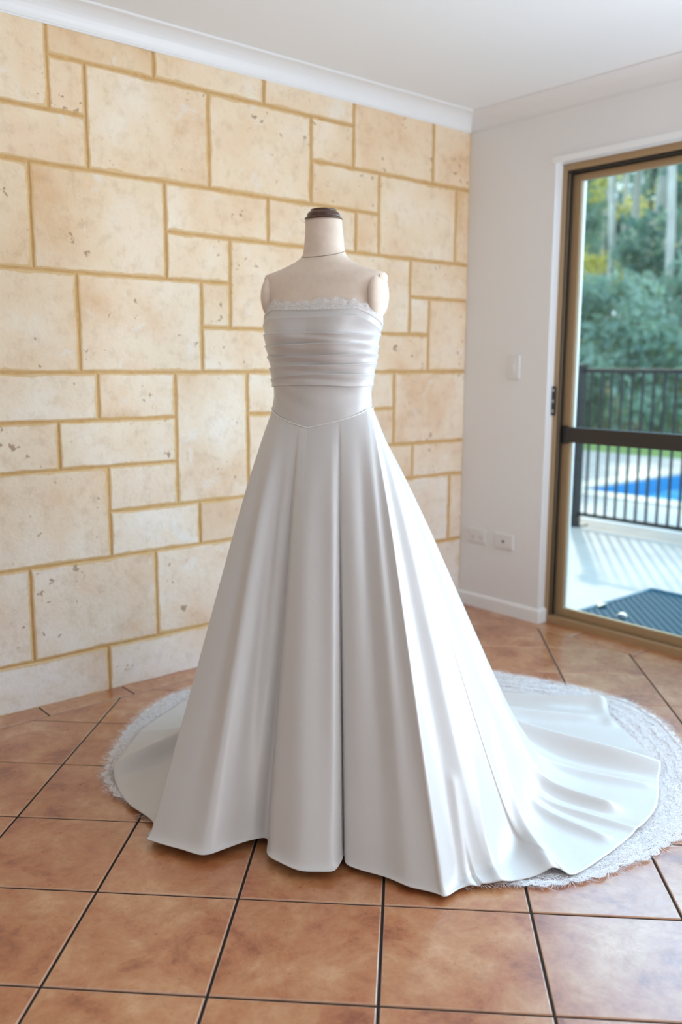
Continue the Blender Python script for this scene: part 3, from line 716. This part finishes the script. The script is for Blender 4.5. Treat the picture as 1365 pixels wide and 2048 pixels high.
v, f = box(8.0, 11.5, -.5, 5.5, GZ - .17, GZ - .16); obj('water', at(v, PO), f, M['water'], pool)
v, f = join(box(8.0, 8.05, -.5, 5.5, GZ - .4, GZ - .005), box(11.45, 11.5, -.5, 5.5, GZ - .4, GZ - .005), box(8.05, 11.45, 5.45, 5.5, GZ - .4, GZ - .005), box(8.05, 11.45, -.5, -.45, GZ - .4, GZ - .005), box(8.0, 11.5, -.5, 5.5, GZ - .42, GZ - .39))
obj('basin', at(v, PO), f, M['pooltile'], pool)
v, f = join(box(7.72, 8.02, -.8, 5.8, GZ - .02, GZ + .025, .008), box(11.48, 11.78, -.8, 5.8, GZ - .02, GZ + .025, .008), box(8.02, 11.48, 5.48, 5.8, GZ - .02, GZ + .025, .008), box(8.02, 11.48, -.8, -.48, GZ - .02, GZ + .025, .008))
obj('coping', at(v, PO), f, M['coping'], pool)

fen = empty('pool_fence', (6.2, 4.25, GZ)); tag(fen, 'charcoal tubular pool fence on the patio outside the door', 'fence')
FO = (6.2, 4.25, GZ)
def fpart(name, b, ch=.003, parent=None, m='fence'):
    v, f = box(*b, ch); return obj(name, at(v, FO), f, M[m], parent or fen)
for y in (4.25, 1.85, -.55):
    p = fpart('post', (6.165, 6.235, y - .035, y + .035, GZ, 1.215)); 
    fpart('post_cap', (6.160, 6.240, y - .040, y + .040, 1.213, 1.235), .006, p); fpart('base_flange', (6.12, 6.28, y - .08, y + .08, GZ, GZ + .012), .003, p)
fpart('hinge', (6.16, 6.19, 4.285, 4.33, .0, .06)); fpart('latch_box', (6.15, 6.25, 4.29, 4.33, 1.10, 1.21))
fpart('hinge_cap', (6.15, 6.16, 4.295, 4.32, 1.175, 1.205), .004, None, 'plate')
for y0, y1 in ((1.885, 4.215), (-.515, 1.815)):
    fpart('rail', (6.185, 6.215, y0, y1, 1.165, 1.200)); fpart('rail', (6.185, 6.215, y0, y1, -.012, .020))
    n = 25; 
    for k in range(n):
        y = y0 + (y1 - y0) * (k + .75) / (n + .5); fpart('baluster', (6.192, 6.208, y - .008, y + .008, .018, 1.168), 0)

# rubber mat
mat_o = empty('door_mat', (4.2, 2.0, GZ)); tag(mat_o, 'dark teal rubber ring mat on the concrete outside the glass door', 'mat')
MO = (4.2, 2.0, GZ)
x0, x1, y0, y1 = 3.72, 4.715, 1.15, 2.67
v, f = join(box(x0, x1, y0, y0 + .03, GZ, GZ + .018), box(x0, x1, y1 - .03, y1, GZ, GZ + .018), box(x0, x0 + .03, y0 + .03, y1 - .03, GZ, GZ + .018), box(x1 - .03, x1, y0 + .03, y1 - .03, GZ, GZ + .018))
obj('border', at(v, MO), f, M['rubber'], mat_o)
parts = []
stp = .052
for fam in (1, -1):
    c0 = -2.0
    while c0 < 3.5:
        # line y = y0 + c0 + fam*(x-x0)
        pts = []
        for xx in np.linspace(x0 + .02, x1 - .02, 60):
            yy = y0 + c0 + fam * (xx - x0)
            if y0 + .02 < yy < y1 - .02: pts.append((xx, yy))
        if len(pts) > 3:
            (ax, ay), (bx_, by_) = pts[0], pts[-1]; L = math.hypot(bx_ - ax, by_ - ay); nx, ny = -(by_ - ay) / L * .006, (bx_ - ax) / L * .006
            za, zb = GZ + .001, GZ + .014
            V_ = [(ax - nx, ay - ny, za), (ax + nx, ay + ny, za), (bx_ + nx, by_ + ny, za), (bx_ - nx, by_ - ny, za), (ax - nx, ay - ny, zb), (ax + nx, ay + ny, zb), (bx_ + nx, by_ + ny, zb), (bx_ - nx, by_ - ny, zb)]
            parts.append((V_, [[4, 5, 6, 7][::-1], [0, 1, 5, 4], [1, 2, 6, 5], [2, 3, 7, 6], [3, 0, 4, 7]]))
        c0 += stp
v, f = join(*parts); o = obj('lattice', at(v, MO), f, M['rubber'], mat_o); o['kind'] = 'stuff'
boxobj('backing', (x0 - MO[0] + .01, x1 - MO[0] - .01, y0 - MO[1] + .01, y1 - MO[1] - .01, 0.0005, .004), M['rubber'], mat_o, 0)
def leaf(x, y, L, a, label):
    V, F = [], []; n = 8
    for i in range(n + 1):
        t = i / n; wd = L * .32 * sin(pi * t) ** .7 + .001; z = .004 + .016 * sin(pi * t); c_ = L * (t - .5); cv = .35 * L * (t - .5)**2 * 4 * .3
        for s_ in (-1, 0, 1): V.append((c_, s_ * wd / 1 + cv, z + (.006 if s_ else 0)))
    for i in range(n):
        for s_ in range(2): F.append([i * 3 + s_, i * 3 + s_ + 1, i * 3 + s_ + 4, i * 3 + s_ + 3])
    o = obj('fallen_leaf', V, F, M['dryleaf'], None, smooth=True, loc=(x, y, GZ + .012)); o.rotation_euler = (0, 0, a)
    md = o.modifiers.new('thickness', 'SOLIDIFY'); md.thickness = .0008
    return tag(o, label, 'leaf')
leaf(4.13, 2.625, .075, .2, 'pale dry leaf at the corner end of the dark mat, left one')
leaf(4.03, 2.44, .06, 1.9, 'curled pale dry leaf on the dark mat, right one')

# trees
LEAF_N = np.array([[-.5, 0, 0], [0, -.22, 0], [.5, 0, .06], [0, .22, 0]])
def leaves(centers, radii, n, size):
    """quads scattered in blobs; returns verts, faces, tones"""
    wts = np.array([r[0] * r[1] * r[2] for r in radii]) ** .7; wts /= wts.sum(); idx = rng.choice(len(centers), n, p=wts)
    d = rng.normal(size=(n, 3)); d /= np.linalg.norm(d, axis=1)[:, None]; rr = rng.random(n)[:, None] ** .75
    pos = np.array(centers)[idx] + d * rr * np.array(radii)[idx]
    # random rotations
    q = rng.normal(size=(n, 4)); q /= np.linalg.norm(q, axis=1)[:, None]; w_, x_, y_, z_ = q.T
    Rm = np.stack([np.stack([1 - 2 * (y_**2 + z_**2), 2 * (x_ * y_ - z_ * w_), 2 * (x_ * z_ + y_ * w_)], 1), np.stack([2 * (x_ * y_ + z_ * w_), 1 - 2 * (x_**2 + z_**2), 2 * (y_ * z_ - x_ * w_)], 1), np.stack([2 * (x_ * z_ - y_ * w_), 2 * (y_ * z_ + x_ * w_), 1 - 2 * (x_**2 + y_**2)], 1)], 1)
    sz = size * rng.uniform(.6, 1.4, n)
    V = pos[:, None, :] + np.einsum('nij,kj->nki', Rm, LEAF_N) * sz[:, None, None]
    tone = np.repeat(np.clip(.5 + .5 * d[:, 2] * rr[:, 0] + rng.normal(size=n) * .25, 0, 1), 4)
    return V.reshape(-1, 3), tone
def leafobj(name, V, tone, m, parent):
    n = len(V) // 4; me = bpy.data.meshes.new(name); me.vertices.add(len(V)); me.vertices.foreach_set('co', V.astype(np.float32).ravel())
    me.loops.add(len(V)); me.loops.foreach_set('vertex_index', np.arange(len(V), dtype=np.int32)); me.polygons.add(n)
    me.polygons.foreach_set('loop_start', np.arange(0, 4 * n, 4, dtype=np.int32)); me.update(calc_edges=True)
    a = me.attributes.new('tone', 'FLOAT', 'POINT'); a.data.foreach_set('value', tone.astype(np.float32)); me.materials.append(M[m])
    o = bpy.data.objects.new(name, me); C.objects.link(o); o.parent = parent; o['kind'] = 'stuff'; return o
def pol(px, dist):                         # bearing of an image column, measured from the photograph's door view
    a = AZ - math.atan((px - 682.5) / (FPX * cos(PITCH))); return dist * cos(a), dist * sin(a)
def tree(name, px, dist, h, tr, clumps, m, label, cat, leafn, size, spread, low, group=None):
    x, y = pol(px, dist); o = empty(name, (x, y, GZ)); tag(o, label, cat, group)
    if tr:
        pth = [(0, 0, -.05)]; lx = ly = 0
        for k in range(1, 9): lx += random.uniform(-.06, .06); ly += random.uniform(-.06, .06); pth.append((lx, ly, h * k / 8 * .95))
        parts = [tube(pth, [tr * (1 - .55 * k / 8) for k in range(9)], 10)]
        for k in range(4):
            b = Vector(pth[5 + k % 3]); a = random.random() * 2 * pi; e = b + Vector((cos(a) * spread * .7, sin(a) * spread * .7, h * .14)); parts.append(tube([b, b.lerp(e, .5) + Vector((0, 0, -.08 * h * .1)), e], [tr * .35, tr * .22, tr * .08], 6))
        obj('trunk', *join(*parts), M['bark'], o, smooth=True)
    cs, rs = [], []
    for k in range(clumps):
        a = random.random() * 2 * pi; r = spread * math.sqrt(random.random()); z = low + (h - low) * random.random()
        cs.append((cos(a) * r, sin(a) * r, z)); q = random.uniform(.6, 1.25) * max(.5, spread * .5); rs.append((q, q, q * random.uniform(.5, 1.3)))
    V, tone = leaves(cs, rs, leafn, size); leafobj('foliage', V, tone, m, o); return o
random.seed(21); rng = np.random.default_rng(5)
gum = [(1283, 23, .17, 'thickest pale gum trunk, right of the middle of the door glass'), (1262, 27, .12, 'slim pale gum trunk close left of the thickest one'), (1238, 24, .13, 'pale gum trunk in the middle of the view through the glass'),
       (1196, 22, .10, 'slender pale gum trunk second from the door stile'), (1312, 19.5, .10, 'near slender pale gum trunk right of the thickest one'), (1176, 30, .12, 'thin pale gum trunk nearest the door stile'), (1345, 26, .14, 'pale gum trunk at the right edge of the view'),
       (1215, 34, .14, 'distant thin gum trunk left of the middle of the view'), (1298, 31, .12, 'distant gum trunk just right of the thickest one'), (1325, 36, .16, 'farthest pale gum trunk near the right of the view'),
       (1250, 40, .15, 'faint far gum trunk right of the middle one')]
for i, (px, d, r, lab) in enumerate(gum):
    tree('gum_tree', px, d, random.uniform(10, 12), r * 1.1, 14, ['leaf_mid', 'leaf_dark', 'leaf_yellow'][i % 3], lab, 'tree', 900, .24, 1.3, 5.6, 'gum trees beyond the pool')
for px, d, r in ((1120, 25, .14), (1410, 27, .14), (1460, 24, .13), (1075, 30, .14)):
    tree('gum_tree', px, d, random.uniform(9, 11), r, 12, 'leaf_mid', 'pale-trunked gum tree hidden beside the part of the forest in view', 'tree', 1500, .34, 1.3, 3.2, 'gum trees beside the view')
for i, (px, d, lab) in enumerate([(1368, 21, 'near dense dark tree filling the upper right of the door glass'), (1270, 39, 'far dark tree behind the thickest gum trunk'), (1190, 46, 'far dark tree at the left of the view by the door stile'), (1345, 53, 'far dark tree at the right of the view')]):
    tree('dense_tree', px, d, random.uniform(9, 11) if d > 30 else 8.0, .2, 26, 'leaf_dark', lab, 'tree', 1700 if d > 30 else 2200, .36 if d > 30 else .24, 2.8 if d > 30 else 1.3, 1.0 if d > 30 else 3.0, 'dense dark trees beyond the pool')
for px, d in ((1110, 38), (1430, 40), (1030, 36), (950, 38), (870, 36)):
    tree('dense_tree', px, d, 10, .2, 26, 'leaf_dark', 'dense dark tree hidden beside the part of the forest in view', 'tree', 3600, .42, 2.6, 1.0, 'dense trees beside the view')
shr = [(1190, 17.5, 2.4, 'leaf_mid', 'bushy blue-green shrub behind the left end of the pool fence'), (1228, 19.5, 3.0, 'leaf_mid', 'taller blue-green shrub right of the one by the fence post'), (1262, 22, 4.4, 'leaf_mid', 'tall blue-green shrub below the thickest gum trunk'),
       (1303, 23, 2.2, 'leaf_yellow', 'low sunlit yellow-green shrub right of the middle of the view'), (1340, 20.5, 1.8, 'leaf_yellow', 'small sunlit yellow-green shrub at the right edge of the view'), (1285, 27, 3.0, 'leaf_yellow', 'distant yellow-green shrub between the gum trunks'),
       (1205, 28, 4.5, 'leaf_yellow', 'yellow-green sapling showing behind the shrubs at the left'), (1325, 31, 5.5, 'leaf_yellow', 'tall yellow-green sapling behind the near slender gum')]
for px, d, h, m, lab in shr: tree('shrub', px, d, h, 0, 12, m, lab, 'shrub', 2600, .20, 1.1, .2, 'shrubs beyond the lawn')
for px, d in ((1145, 18.5), (1385, 18), (1425, 18.5), (1090, 18), (1040, 19), (980, 18.5)): tree('shrub', px, d, 3.0, 0, 12, 'leaf_mid', 'blue-green shrub hidden beside the part of the lawn edge in view', 'shrub', 2400, .20, 1.1, .2, 'shrubs beside the view')

# unseen tree added to keep the sun off the door and train
o = empty('sun_blocking_tree', (9.4, 9.0, GZ)); tag(o, 'leafy tree added out of view beside the pool to block sun from the door', 'tree')
obj('trunk', *join(tube([(0, 0, -.05), (-.1, -.1, 1.5), (-.2, -.4, 3.2), (-.4, -1.4, 4.6), (-.5, -2.6, 5.4), (-.5, -4.2, 5.9)], [.24, .2, .18, .13, .09, .04], 12), tube([(-.3, -.7, 3.7), (-1.0, -1.8, 5.0), (-1.2, -2.6, 5.6)], [.1, .07, .03], 8)), M['bark'], o, smooth=True)
cs, rs = [], []
for k in range(30):
    cs.append((random.uniform(-1.3, .5), random.uniform(-5.4, -1.3), random.uniform(5.0, 6.9))); q = random.uniform(.55, .8); rs.append((q, q, q * .7))
V, tone = leaves(cs, rs, 9000, .26); leafobj('foliage', V, tone, 'leaf_dark', o)
